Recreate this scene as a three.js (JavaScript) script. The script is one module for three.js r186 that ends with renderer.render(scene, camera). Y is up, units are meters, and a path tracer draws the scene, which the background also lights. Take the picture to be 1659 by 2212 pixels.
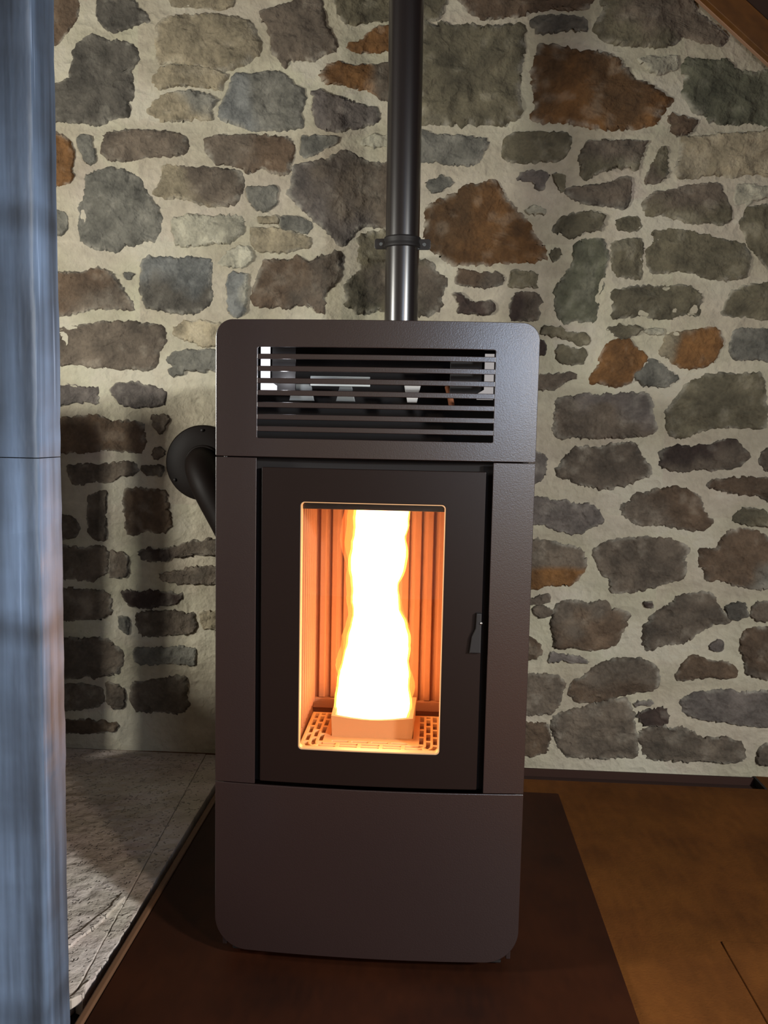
import * as THREE from 'three';
import { RectAreaLightUniformsLib } from 'three/addons/lights/RectAreaLightUniformsLib.js';
import { RoundedBoxGeometry } from 'three/addons/geometries/RoundedBoxGeometry.js';
import { TessellateModifier } from 'three/addons/modifiers/TessellateModifier.js';
import { mergeGeometries, mergeVertices, toCreasedNormals } from 'three/addons/utils/BufferGeometryUtils.js';

// ---------------------------------------------------------------- camera, daylight, exposure
const renderer = new THREE.WebGLRenderer({ antialias: true });
renderer.toneMapping = THREE.LinearToneMapping;
renderer.toneMappingExposure = 1.0;
renderer.shadowMap.enabled = true;
RectAreaLightUniformsLib.init();

const scene = new THREE.Scene();
scene.background = new THREE.Color(0.55, 0.62, 0.7);            // overcast sky outside the windows
scene.backgroundIntensity = 1.0;

const camera = new THREE.PerspectiveCamera(63.17, 1659 / 2212, 0.05, 30);
camera.position.set(0.0936, 0.917, 2.2782);                       // crouched in front of the stove
camera.rotation.order = 'YXZ';
camera.rotation.set(-0.0917, 0.0559, 0.0201);
scene.add(camera);

// daylight through the four openings of the room: a light of the opening's size just inside each pane
function daylight(pos, target, w, h, color, intensity) {
  const l = new THREE.RectAreaLight(color, intensity, w, h);
  l.position.set(...pos); l.lookAt(...target);
  scene.add(l);
  return l;
}
const SLOPE = Math.atan(0.858), ROOF_X = 0.822, ROOF_Y = 2.04;    // underside of the right roof slope
const roofY = (x) => ROOF_Y - 0.858 * (x - ROOF_X);
const roofPoint = (x, z, below = 0) => [x - below * Math.sin(SLOPE), roofY(x) - below * Math.cos(SLOPE), z];
const SKYLIGHTS = [ { x: 1.6, z: 2.5, w: 0.16, l: 0.2 }, { x: 1.6, z: 3.24, w: 0.16, l: 0.2 } ];
const LOOK_DOWN = (s) => { const p = roofPoint(s.x, s.z, 1); return p; };
{
  const [a, b] = SKYLIGHTS;
  daylight(roofPoint(a.x, a.z, 0.012), LOOK_DOWN(a), a.w, a.l, new THREE.Color(0.93, 0.98, 1.0), 820);
  daylight(roofPoint(b.x, b.z, 0.012), LOOK_DOWN(b), b.w, b.l, new THREE.Color(1.0, 0.8, 0.6), 420);
}
const LEFT_WINDOW = { y: 1.2, z: 1.7, w: 0.34, h: 0.5 };
daylight([-2.38, LEFT_WINDOW.y, LEFT_WINDOW.z], [0, LEFT_WINDOW.y - 0.3, LEFT_WINDOW.z - 1.7], LEFT_WINDOW.w, LEFT_WINDOW.h, new THREE.Color(1.0, 0.98, 0.9), 114);
const BACK_WINDOW = { x: 1.1, y: 1.32, w: 0.5, h: 0.46 };
daylight([BACK_WINDOW.x, BACK_WINDOW.y, 4.17], [BACK_WINDOW.x, BACK_WINDOW.y, 0], BACK_WINDOW.w, BACK_WINDOW.h, new THREE.Color(0.62, 0.82, 1.14), 16);

// ---------------------------------------------------------------- helpers
let seed = 20240611;
const rnd = () => { seed = (seed + 0x6d2b79f5) | 0; let t = Math.imul(seed ^ (seed >>> 15), 1 | seed); t = (t + Math.imul(t ^ (t >>> 7), 61 | t)) ^ t; return ((t ^ (t >>> 14)) >>> 0) / 4294967296; };
function hash(x, y, z) { let h = Math.imul(x | 0, 374761393) ^ Math.imul(y | 0, 668265263) ^ Math.imul(z | 0, 2147483647 - 61); h = Math.imul(h ^ (h >>> 13), 1274126177); return ((h ^ (h >>> 16)) >>> 0) / 4294967296; }
const fade = (t) => t * t * (3 - 2 * t), lerp = (a, b, t) => a + (b - a) * t;
function noise(x, y, z = 0, wrap = 0) {
  const X = Math.floor(x), Y = Math.floor(y), Z = Math.floor(z), u = fade(x - X), v = fade(y - Y), w = fade(z - Z);
  const m = (n) => (wrap ? ((n % wrap) + wrap) % wrap : n);
  const g = (i, j, k) => hash(m(X + i), m(Y + j), Z + k);
  return lerp(lerp(lerp(g(0, 0, 0), g(1, 0, 0), u), lerp(g(0, 1, 0), g(1, 1, 0), u), v), lerp(lerp(g(0, 0, 1), g(1, 0, 1), u), lerp(g(0, 1, 1), g(1, 1, 1), u), v), w) * 2 - 1;
}
function fbm(x, y, z = 0, oct = 4, wrap = 0) { let s = 0, a = 0.5, f = 1; for (let i = 0; i < oct; i++) { s += a * noise(x * f, y * f, z + 17.3 * i, wrap ? wrap * f : 0); a *= 0.5; f *= 2; } return s; }
const smooth = (a, b, x) => { const t = Math.min(1, Math.max(0, (x - a) / (b - a))); return t * t * (3 - 2 * t); };

const used = {};
function numbered(name) { const n = used[name] || 0; used[name] = n + 1; return n ? name + '_' + String(n).padStart(3, '0') : name; }
function mesh(name, geometry, material, parent = scene) {
  const m = new THREE.Mesh(geometry, material);
  m.name = numbered(name); m.castShadow = true; m.receiveShadow = true;
  parent.add(m);
  return m;
}
function thing(name, label, category, pos = [0, 0, 0]) {
  const g = new THREE.Group(); g.name = numbered(name); g.position.set(...pos);
  g.userData = { label, category }; scene.add(g);
  return g;
}
function structure(name) { const g = new THREE.Group(); g.name = name; g.userData = { kind: 'structure' }; scene.add(g); return g; }
const box = (x0, x1, y0, y1, z0, z1, r = 0) => (r ? new RoundedBoxGeometry(x1 - x0, y1 - y0, z1 - z0, 3, r) : new THREE.BoxGeometry(x1 - x0, y1 - y0, z1 - z0)).translate((x0 + x1) / 2, (y0 + y1) / 2, (z0 + z1) / 2);
function rectPath(path, x0, x1, y0, y1, r) {           // r: one radius or [bottom left, bottom right, top right, top left]
  const [a, b, c, d] = Array.isArray(r) ? r : [r, r, r, r];
  path.moveTo(x0 + a, y0); path.lineTo(x1 - b, y0); if (b) path.absarc(x1 - b, y0 + b, b, -Math.PI / 2, 0);
  path.lineTo(x1, y1 - c); if (c) path.absarc(x1 - c, y1 - c, c, 0, Math.PI / 2);
  path.lineTo(x0 + d, y1); if (d) path.absarc(x0 + d, y1 - d, d, Math.PI / 2, Math.PI);
  path.lineTo(x0, y0 + a); if (a) path.absarc(x0 + a, y0 + a, a, Math.PI, Math.PI * 1.5);
  return path;
}
function plate(shape, depth, bevel = 0) {
  return new THREE.ExtrudeGeometry(shape, { depth: depth - 2 * bevel, bevelEnabled: bevel > 0, bevelThickness: bevel, bevelSize: bevel, bevelOffset: -bevel, bevelSegments: 2, curveSegments: 16 }).translate(0, 0, bevel);
}
function tex(size, fn, srgb) {
  const d = new Uint8Array(size * size * 4);
  for (let j = 0; j < size; j++) for (let i = 0; i < size; i++) { const c = fn(i / size, j / size); const k = (j * size + i) * 4; for (let q = 0; q < 3; q++) d[k + q] = Math.max(0, Math.min(255, 255 * (c.length ? c[q] : c))); d[k + 3] = 255; }
  const t = new THREE.DataTexture(d, size, size);
  t.wrapS = t.wrapT = THREE.RepeatWrapping; t.magFilter = THREE.LinearFilter; t.minFilter = THREE.LinearMipmapLinearFilter; t.generateMipmaps = true;
  if (srgb) t.colorSpace = THREE.SRGBColorSpace;
  t.needsUpdate = true;
  return t;
}
function repeatOf(t, x, y) { const c = t.clone(); c.repeat.set(x, y); c.needsUpdate = true; return c; }
const hex = (r, g, b) => new THREE.Color().setRGB(r / 255, g / 255, b / 255, THREE.SRGBColorSpace);
function uvPlanar(g, ax = 'x', ay = 'y') {             // uv in metres from two axes
  const p = g.attributes.position, uv = new Float32Array(p.count * 2), f = { x: 'getX', y: 'getY', z: 'getZ' };
  for (let i = 0; i < p.count; i++) { uv[2 * i] = p[f[ax]](i); uv[2 * i + 1] = p[f[ay]](i); }
  g.setAttribute('uv', new THREE.BufferAttribute(uv, 2));
  return g;
}

// ---------------------------------------------------------------- materials
const grainMap = tex(512, (u, v) => { const a = fbm(u * 8, v * 8, 1, 5, 8), b = fbm(u * 60, v * 60, 5, 2, 60); const c = 0.8 + 0.42 * a + 0.22 * b; return [c, c, c]; });
const roughMap = tex(512, (u, v) => { const a = fbm(u * 10, v * 10, 9, 5, 10), r = 1 - Math.abs(fbm(u * 16, v * 16, 3, 4, 16)) * 1.6; const c = 0.5 + 0.35 * a + 0.2 * (r - 0.6); return [c, c, c]; });
const plasterMap = tex(512, (u, v) => {
  const a = fbm(u * 6, v * 6, 21, 5, 6), s = fbm(u * 5, v * 22, 31, 4, 5), p = fbm(u * 70, v * 70, 12, 2, 70);
  const w = fbm(u * 4 + 0.6 * s, v * 4 + 0.5 * a, 53, 4), c = 0.9 + 0.26 * a + 0.16 * s + 0.1 * p + 0.16 * w;
  return [c * (1 - 0.04 * w), c * (0.985 + 0.05 * w), c * (0.95 + 0.09 * a)];
});
const M = {};
M.stone = new THREE.MeshStandardMaterial({ vertexColors: true, map: repeatOf(grainMap, 3, 3), bumpMap: repeatOf(roughMap, 3, 3), bumpScale: 0.014, roughness: 0.92 });
M.mortar = new THREE.MeshStandardMaterial({ color: new THREE.Color(0.46, 0.425, 0.33), map: repeatOf(plasterMap, 1.4, 1.4), bumpMap: repeatOf(roughMap, 2.5, 2.5), bumpScale: 0.012, roughness: 0.95 });
M.plaster = new THREE.MeshStandardMaterial({ color: new THREE.Color(0.4, 0.37, 0.31), roughness: 0.95 });
M.steel = new THREE.MeshPhysicalMaterial({ color: new THREE.Color(0.018, 0.0095, 0.0088), roughness: 0.29, ior: 1.85, bumpMap: repeatOf(tex(256, (u, v) => { const c = 0.5 + 0.5 * fbm(u * 64, v * 64, 2, 2, 64); return [c, c, c]; }), 12, 12), bumpScale: 0.00012 });
M.doorSteel = new THREE.MeshPhysicalMaterial({ color: new THREE.Color(0.009, 0.004, 0.003), roughness: 0.4, specularIntensity: 0.6 });
M.black = new THREE.MeshStandardMaterial({ color: new THREE.Color(0.008, 0.006, 0.006), roughness: 0.6 });
M.gap = new THREE.MeshStandardMaterial({ color: new THREE.Color(0.008, 0.006, 0.006), roughness: 0.9 });
M.pipe = new THREE.MeshPhysicalMaterial({ color: new THREE.Color(0.014, 0.011, 0.011), roughness: 0.27, ior: 1.85 });
M.castIron = new THREE.MeshStandardMaterial({ color: new THREE.Color(0.3, 0.12, 0.05), roughness: 0.65, metalness: 0.1, bumpMap: repeatOf(grainMap, 6, 6), bumpScale: 0.0006 });
M.grate = new THREE.MeshStandardMaterial({ color: new THREE.Color(0.7, 0.42, 0.18), roughness: 0.5, metalness: 0.2 });
M.glass = new THREE.MeshPhysicalMaterial({ color: 0xffffff, transmission: 1, thickness: 0, roughness: 0, ior: 1.45 });
M.windowGlass = new THREE.MeshPhysicalMaterial({ color: 0xffffff, transmission: 1, thickness: 0, roughness: 0, ior: 1.45 });
M.enamel = new THREE.MeshStandardMaterial({ color: new THREE.Color(0.5, 0.49, 0.48), roughness: 0.6 });
M.greyMetal = new THREE.MeshStandardMaterial({ color: new THREE.Color(0.16, 0.17, 0.17), roughness: 0.5 });
M.rust = new THREE.MeshStandardMaterial({ color: new THREE.Color(0.22, 0.07, 0.025), roughness: 0.8 });
M.addedGlow = new THREE.MeshStandardMaterial({ color: 0x111111, emissive: new THREE.Color(0.92, 0.93, 1.0), emissiveIntensity: 1.6 });  // added glow for the bright white patch behind the slots, no known source
M.addedPaleGlow = new THREE.MeshStandardMaterial({ color: 0x111111, emissive: new THREE.Color(0.62, 0.58, 0.57), emissiveIntensity: 0.6 });  // dimmer added glow for the patch on the right

// ---------------------------------------------------------------- room shell
const X0 = -2.4, X1 = 3.18, ZB = 4.2;
const wallBack = structure('wall_back');
{
  // the pointed face between the stones: a fine, uneven mortar surface with thickness behind it
  const w = 4.1, h = 2.32, nx = 330, ny = 186;
  const g = new THREE.PlaneGeometry(w, h, nx, ny).translate(-0.02, 1.06, 0);
  const p = g.attributes.position;
  for (let i = 0; i < p.count; i++) { const x = p.getX(i), y = p.getY(i); p.setZ(i, 0.004 * fbm(x * 9, y * 9, 40, 4) + 0.006 * fbm(x * 2.2, y * 2.2, 44, 2)); }
  g.computeVertexNormals();
  const faces = [uvPlanar(g)];
  mesh('mortar', faces[0], M.mortar, wallBack);
  // the wall's core, and the plastered rest of it outside the picture
  const s = new THREE.Shape(); s.moveTo(X0 - 0.1, -0.2); s.lineTo(X1 + 0.2, -0.2); s.lineTo(X1 + 0.2, 0.15); s.lineTo(-0.2, roofY(-0.2) + 0.1); s.lineTo(X0 - 0.1, 2.1); s.closePath();
  mesh('core', uvPlanar(new THREE.ExtrudeGeometry(s, { depth: 0.3, bevelEnabled: false }).translate(0, 0, -0.318)), M.mortar, wallBack);
}
const TONE = {
  d: [78, 74, 66], g: [101, 99, 90], n: [92, 82, 70], b: [90, 74, 58], r: [106, 74, 40], o: [94, 88, 70], v: [84, 84, 68],
  t: [132, 122, 100], p: [150, 146, 128], u: [93, 86, 80], k: [54, 43, 37], a: [106, 107, 103], 2: [78, 56, 32],
};
const lin = (t) => hex(...TONE[t].map((c) => c * 1.1));
const GREY_TOP = [lin('n'), lin('r')];
function stone(tones, mm) {
  const n0 = mm.length / 2, pts = [];
  for (let i = 0; i < n0; i++) pts.push([mm[2 * i] / 1000, mm[2 * i + 1] / 1000]);
  if (THREE.ShapeUtils.area(pts.map((q) => new THREE.Vector2(...q))) < 0) pts.reverse();
  // ragged outline
  const out = [], soft = [], id = rnd() * 100;
  for (let i = 0; i < n0; i++) {
    const a = pts[(i + n0 - 1) % n0], b = pts[i], c = pts[(i + 1) % n0], e = pts[(i + 2) % n0];
    const L = Math.hypot(c[0] - b[0], c[1] - b[1]), k = Math.max(1, Math.round(L / 0.0045));
    for (let j = 0; j < k; j++) {
      const t = j / k, t2 = t * t, t3 = t2 * t, q = [0, 1].map((d) => 0.5 * lerp(2 * lerp(b[d], c[d], t), 2 * b[d] + (c[d] - a[d]) * t + (2 * a[d] - 5 * b[d] + 4 * c[d] - e[d]) * t2 + (3 * b[d] - a[d] - 3 * c[d] + e[d]) * t3, 0.6));
      soft.push(q);
      out.push([q[0] + 0.009 * fbm(q[0] * 75, q[1] * 75, id, 3) + 0.005 * noise(q[0] * 260, q[1] * 260, id), q[1] + 0.009 * fbm(q[0] * 75, q[1] * 75, id + 50, 3) + 0.005 * noise(q[0] * 260, q[1] * 260, id + 50)]);
    }
  }
  const N = out.length;
  { const src = out.map((q) => q.slice()); for (let i = 0; i < N; i++) { const a = src[(i + N - 2) % N], b = src[(i + 2) % N], L = Math.hypot(b[0] - a[0], b[1] - a[1]) || 1; out[i][0] += 0.0035 * (b[1] - a[1]) / L; out[i][1] -= 0.0035 * (b[0] - a[0]) / L; } }
  // the point that sees the whole outline best
  let lo = [9, 9], hi = [-9, -9]; out.forEach((q) => [0, 1].forEach((d) => { lo[d] = Math.min(lo[d], q[d]); hi[d] = Math.max(hi[d], q[d]); }));
  let best = null, score = -1e9;
  for (let i = 1; i < 14; i++) for (let j = 1; j < 14; j++) {
    const c = [lerp(lo[0], hi[0], i / 14), lerp(lo[1], hi[1], j / 14)]; let m = 1e9;
    for (let k = 0; k < n0; k++) { const a = pts[k], b = pts[(k + 1) % n0], L = Math.hypot(b[0] - a[0], b[1] - a[1]) + 1e-9; m = Math.min(m, ((b[0] - a[0]) * (c[1] - a[1]) - (b[1] - a[1]) * (c[0] - a[0])) / L); }
    m -= 0.05 * Math.hypot(c[0] - (lo[0] + hi[0]) / 2, c[1] - (lo[1] + hi[1]) / 2);
    if (m > score) { score = m; best = c; }
  }
  const size = Math.min(hi[0] - lo[0], hi[1] - lo[1]), bulge = 0.002 + 0.018 * Math.min(size, 0.2) * (0.6 + 0.6 * rnd()), tilt = [(rnd() - 0.5) * 0.05, (rnd() - 0.5) * 0.06];
  const rings = [0, 0.04, 0.08, 0.13, 0.19, 0.26, 0.34, 0.42, 0.5, 0.58, 0.66, 0.74, 0.82, 0.91], pos = [], col = [], idx = [];
  const c1 = lin(tones[0]), c2 = lin(tones[1] || tones[0]), white = hex(205, 200, 182), ang = rnd() * 6.28, mid = [(lo[0] + hi[0]) / 2, (lo[1] + hi[1]) / 2];
  const shade = 0.9 + 0.22 * rnd();
  const put = (x, y, t) => {
    const edge = smooth(0, 0.16, t);
    const z = -0.007 + 0.0125 * smooth(0, 0.07, t) + bulge * 0.5 * smooth(0, 0.7, t) + Math.max(-0.0025 - 0.004 * Math.max(0, fbm(x * 30, y * 30, id + 91, 2)), edge * (0.011 * fbm(x * 14, y * 14, id, 4) + 0.006 * (0.5 - Math.abs(fbm(x * 22, y * 22, id + 9, 3)) * 2.2)) + edge * (tilt[0] * (x - mid[0]) + tilt[1] * (y - mid[1])));
    pos.push(x, y, z);
    const f = fbm(x * 9, y * 9, id + 20, 4), s = fbm(x * 30, y * 30, id + 33, 3);
    let k = smooth(-0.25, 0.25, f + 0.9 * ((x - mid[0]) * Math.cos(ang) + (y - mid[1]) * Math.sin(ang)) / Math.max(size, 0.05));
    let c = c1.clone().lerp(c2, tones[1] ? k : 0);
    if (tones[0] === 'y') c = GREY_TOP[0].clone().lerp(GREY_TOP[1], smooth(-0.012, 0.012, mid[1] - 0.012 - y + 0.02 * f));
    c.multiplyScalar(shade * (1 + 0.5 * f + 0.5 * s));
    c.lerp(white, 0.1 * smooth(0.12, 0.4, s) + 0.5 * (1 - smooth(0.02, 0.16, t)) * smooth(-0.12, 0.3, fbm(x * 46, y * 46, id + 70, 3)));
    col.push(Math.max(0, c.r), Math.max(0, c.g), Math.max(0, c.b));
  };
  for (const t of rings) for (let i = 0; i < N; i++) { const k = smooth(0.03, 0.2, t), j = Math.min(1, t * 6) * 0.003 * (1 - t), x = lerp(out[i][0], soft[i][0], k), y = lerp(out[i][1], soft[i][1], k); put(lerp(x, best[0], t) + j * (rnd() - 0.5), lerp(y, best[1], t) + j * (rnd() - 0.5), t); }
  put(best[0], best[1], 1);
  for (let r = 0; r < rings.length - 1; r++) for (let i = 0; i < N; i++) { const a = r * N + i, b = r * N + (i + 1) % N; idx.push(a, b, a + N, b, b + N, a + N); }
  const o = (rings.length - 1) * N; for (let i = 0; i < N; i++) idx.push(o + i, o + (i + 1) % N, rings.length * N);
  const g = new THREE.BufferGeometry();
  g.setAttribute('position', new THREE.Float32BufferAttribute(pos, 3)); g.setAttribute('color', new THREE.Float32BufferAttribute(col, 3)); g.setIndex(idx);
  uvPlanar(g); g.computeVertexNormals();
  const uv = g.attributes.uv; for (let i = 0; i < uv.count; i++) uv.setXY(i, uv.getX(i) + id * 0.137, uv.getY(i) + id * 0.211);
  return mesh('stone', g, M.stone, wallBack);
}
TONE.y = TONE.n;
// the stones one by one: tones, then the outline in millimetres on the wall (x from the stove's middle, y from the floor)
stone('b', [-992, 2059, -875, 2058, -875, 2010, -897, 1979, -920, 1950, -937, 1936, -994, 1931]);
stone('d', [-819, 2060, -734, 2059, -710, 2031, -689, 2017, -676, 1998, -699, 1994, -723, 1985, -750, 1975, -777, 1969, -798, 1978, -813, 1989, -828, 2015, -823, 2035]);
stone('d', [-844, 1971, -817, 1964, -793, 1954, -768, 1954, -732, 1945, -708, 1921, -708, 1898, -727, 1875, -724, 1847, -724, 1801, -738, 1793, -738, 1755, -770, 1749, -807, 1737, -835, 1729, -881, 1735, -936, 1741, -967, 1738, -972, 1825, -934, 1842, -905, 1856, -903, 1882, -892, 1910, -896, 1928, -875, 1953]);
stone('r', [-955, 1709, -930, 1711, -909, 1700, -897, 1674, -891, 1642, -898, 1619, -892, 1593, -901, 1581, -932, 1575, -957, 1575]);
stone('g', [-883, 1706, -844, 1708, -843, 1686, -833, 1657, -834, 1636, -851, 1628, -864, 1639, -875, 1668]);
stone('n', [-810, 1709, -771, 1716, -716, 1721, -661, 1716, -609, 1712, -582, 1703, -573, 1680, -582, 1660, -621, 1653, -692, 1647, -753, 1640, -796, 1642, -817, 1663, -814, 1686]);
stone('g', [-861, 1604, -821, 1622, -784, 1625, -747, 1613, -716, 1605, -692, 1564, -674, 1541, -653, 1506, -650, 1476, -656, 1451, -668, 1426, -699, 1427, -724, 1415, -755, 1415, -774, 1394, -798, 1400, -832, 1403, -863, 1411, -882, 1432, -883, 1491, -881, 1519, -868, 1552, -867, 1578]);
stone('nt', [-646, 1630, -612, 1628, -570, 1624, -515, 1623, -461, 1617, -430, 1614, -421, 1588, -430, 1550, -448, 1527, -479, 1521, -524, 1521, -570, 1535, -616, 1547, -640, 1541, -677, 1554, -658, 1587]);
stone('t', [-668, 1986, -655, 2004, -615, 2014, -540, 2016, -471, 2010, -414, 2000, -393, 1971, -377, 1942, -380, 1919, -405, 1895, -446, 1877, -493, 1869, -536, 1874, -586, 1888, -634, 1889, -664, 1889, -669, 1933]);
stone('t', [-678, 1855, -654, 1878, -600, 1886, -524, 1877, -491, 1869, -467, 1860, -482, 1843, -488, 1823, -509, 1826, -570, 1835, -600, 1835, -630, 1829, -660, 1827, -678, 1844]);
stone('gt', [-673, 1795, -645, 1812, -615, 1821, -561, 1818, -515, 1806, -500, 1795, -515, 1772, -512, 1752, -533, 1749, -561, 1749, -600, 1741, -645, 1744, -667, 1755, -697, 1767, -682, 1781]);
stone('t', [-633, 2073, -628, 2043, -616, 2036, -561, 2032, -512, 2027, -477, 2026, -456, 2037, -445, 2072]);
stone('n', [-390, 2022, -362, 2030, -306, 2041, -288, 2056, -226, 2055, -216, 2023, -207, 1982, -181, 1941, -181, 1920, -212, 1912, -233, 1903, -249, 1891, -274, 1897, -305, 1895, -323, 1877, -330, 1892, -355, 1915, -358, 1945, -368, 1974, -384, 2004]);
stone('o', [-192, 2064, -189, 2046, -182, 2017, -164, 1985, -105, 1987, -53, 1996, -17, 2007, -2, 2027, -3, 2062]);
stone('o', [12, 2062, 103, 2061, 99, 2038, 91, 2016, 81, 1995, 50, 1992, 13, 1996]);
stone('r', [-154, 1938, -123, 1941, -105, 1961, -83, 1978, -41, 1984, 2, 1981, 4, 1919, -39, 1920, -88, 1914, -135, 1917, -156, 1926]);
stone('nr', [-231, 1865, -211, 1885, -181, 1891, -150, 1885, -103, 1885, -39, 1889, 1, 1887, 7, 1787, -37, 1787, -61, 1796, -80, 1811, -118, 1823, -149, 1830, -186, 1836, -217, 1844]);
stone('ag', [-452, 1866, -405, 1864, -370, 1871, -330, 1869, -311, 1859, -292, 1838, -264, 1820, -263, 1791, -272, 1764, -270, 1725, -303, 1720, -347, 1717, -397, 1717, -435, 1728, -476, 1740, -499, 1752, -495, 1782, -473, 1824, -464, 1848]);
stone('u', [-251, 1820, -232, 1825, -195, 1811, -148, 1793, -101, 1781, -67, 1769, -59, 1756, -73, 1734, -116, 1725, -172, 1713, -216, 1722, -234, 1737, -241, 1764, -249, 1782, -245, 1802]);
stone('bn', [-540, 1695, -511, 1707, -461, 1707, -397, 1707, -347, 1704, -303, 1698, -289, 1674, -290, 1653, -305, 1620, -305, 1607, -340, 1607, -381, 1622, -416, 1610, -444, 1622, -492, 1631, -511, 1634, -530, 1662]);
stone('g', [-275, 1702, -240, 1704, -206, 1705, -175, 1701, -171, 1686, -202, 1677, -221, 1665, -246, 1653, -265, 1647, -274, 1662]);
stone('p', [-112, 1692, -84, 1704, -35, 1701, -10, 1695, -10, 1677, -84, 1677, -112, 1680]);
stone('un', [-299, 1632, -246, 1641, -208, 1650, -177, 1668, -149, 1675, -121, 1656, -83, 1641, -46, 1641, -18, 1632, -14, 1469, -55, 1467, -114, 1466, -142, 1432, -161, 1416, -177, 1428, -202, 1450, -218, 1471, -241, 1480, -250, 1495, -269, 1510, -289, 1529, -314, 1556, -305, 1574, -302, 1607]);
stone('g', [-419, 1571, -384, 1574, -340, 1574, -339, 1534, -352, 1519, -374, 1510, -396, 1513, -412, 1534, -420, 1552]);
stone('p', [-623, 1482, -606, 1497, -536, 1497, -461, 1497, -423, 1492, -429, 1456, -460, 1431, -498, 1425, -536, 1419, -587, 1415, -619, 1418, -625, 1455]);
stone('t', [-388, 1494, -336, 1494, -332, 1483, -351, 1477, -383, 1477]);
stone('g', [-331, 1492, -301, 1497, -269, 1494, -245, 1481, -247, 1465, -262, 1455, -294, 1457, -329, 1463]);
stone('t', [-405, 1467, -364, 1466, -326, 1463, -285, 1453, -256, 1445, -240, 1435, -241, 1418, -268, 1413, -300, 1405, -332, 1400, -370, 1402, -389, 1406, -405, 1424]);
stone('p', [-463, 1405, -428, 1418, -405, 1406, -405, 1375, -434, 1362, -485, 1365, -498, 1377]);
stone('pa', [-466, 1344, -421, 1347, -419, 1313, -420, 1272, -427, 1232, -462, 1234, -472, 1281]);
stone('nb', [-386, 1357, -376, 1375, -344, 1385, -316, 1382, -278, 1392, -252, 1376, -224, 1389, -192, 1401, -161, 1408, -157, 1359, -172, 1328, -191, 1309, -206, 1287, -208, 1265, -203, 1237, -235, 1250, -254, 1262, -279, 1262, -305, 1249, -334, 1258, -369, 1257, -401, 1260, -409, 1273, -408, 1307, -398, 1329]);
stone('no', [-115, 1448, -80, 1461, -24, 1463, 46, 1393, 72, 1388, 91, 1367, 110, 1349, 130, 1333, 127, 1313, 115, 1291, 112, 1266, 98, 1244, 72, 1238, 18, 1241, -56, 1250, -108, 1242, -139, 1251, -149, 1269, -156, 1316, -140, 1334, -116, 1359, -120, 1402]);
stone('b', [131, 2052, 134, 2043, 153, 2017, 166, 2003, 190, 1995, 226, 1999, 257, 2002, 302, 2005, 316, 2016, 361, 2020, 406, 2018, 448, 2019, 471, 2021, 485, 2040, 485, 2049]);
stone('o', [60, 1989, 81, 1993, 121, 1989, 166, 1988, 191, 1981, 227, 1981, 257, 1985, 305, 1986, 309, 1967, 309, 1915, 305, 1863, 302, 1810, 310, 1763, 289, 1742, 253, 1728, 205, 1729, 159, 1731, 107, 1729, 60, 1732, 36, 1734, 30, 1986]);
stone('d', [320, 1994, 346, 2003, 391, 2002, 436, 2000, 464, 1992, 469, 1975, 455, 1969, 420, 1970, 385, 1966, 355, 1960, 337, 1964, 325, 1979]);
stone('r2', [336, 1929, 358, 1933, 409, 1930, 452, 1918, 517, 1914, 548, 1897, 570, 1871, 607, 1844, 646, 1827, 677, 1807, 697, 1792, 685, 1772, 665, 1754, 655, 1734, 622, 1722, 562, 1719, 502, 1721, 447, 1730, 417, 1736, 372, 1738, 344, 1736, 326, 1745, 334, 1775, 331, 1816, 322, 1857, 330, 1892]);
stone('g', [55, 1719, 83, 1707, 132, 1704, 181, 1701, 221, 1698, 224, 1683, 216, 1662, 201, 1642, 177, 1630, 134, 1631, 94, 1638, 56, 1641, 32, 1644, 30, 1713]);
stone('o', [264, 1698, 297, 1714, 357, 1716, 418, 1713, 440, 1701, 437, 1680, 426, 1654, 403, 1640, 360, 1639, 308, 1636, 269, 1640, 256, 1657]);
stone('g', [58, 1584, 85, 1593, 107, 1603, 129, 1591, 135, 1585, 114, 1573, 86, 1560, 67, 1569]);
stone('r2', [151, 1576, 178, 1585, 215, 1591, 239, 1597, 255, 1579, 268, 1558, 290, 1537, 310, 1516, 316, 1514, 335, 1487, 351, 1463, 371, 1430, 390, 1412, 394, 1385, 363, 1381, 324, 1378, 277, 1376, 234, 1371, 185, 1372, 141, 1370, 113, 1382, 90, 1401, 68, 1416, 58, 1431, 57, 1507, 65, 1530, 87, 1542, 117, 1558, 145, 1561]);
stone('dn', [419, 1570, 460, 1577, 507, 1582, 549, 1592, 572, 1599, 594, 1601, 596, 1574, 590, 1533, 579, 1519, 546, 1526, 510, 1529, 467, 1533, 437, 1542]);
stone('u', [298, 1597, 330, 1615, 373, 1612, 383, 1603, 372, 1576, 353, 1570, 335, 1588]);
stone('o', [392, 1606, 425, 1606, 423, 1574, 415, 1562, 399, 1585]);
stone('on', [507, 2052, 723, 2050, 743, 2010, 770, 1995, 786, 1975, 826, 1944, 815, 1924, 788, 1930, 744, 1939, 714, 1950, 691, 1933, 671, 1922, 627, 1925, 567, 1928, 538, 1931, 507, 1946, 480, 1966, 487, 1989, 501, 2018]);
stone('p', [595, 1896, 619, 1899, 658, 1899, 693, 1902, 700, 1879, 683, 1864, 657, 1859, 636, 1865, 614, 1882]);
stone('v', [714, 1899, 755, 1896, 785, 1893, 817, 1898, 835, 1884, 856, 1869, 880, 1864, 926, 1866, 953, 1866, 961, 1728, 935, 1725, 888, 1734, 844, 1734, 799, 1737, 778, 1751, 747, 1763, 725, 1786, 713, 1801, 713, 1853, 707, 1879]);
stone('b', [680, 1754, 715, 1757, 727, 1749, 753, 1743, 746, 1725, 738, 1708, 721, 1708, 691, 1714, 690, 1734]);
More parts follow.
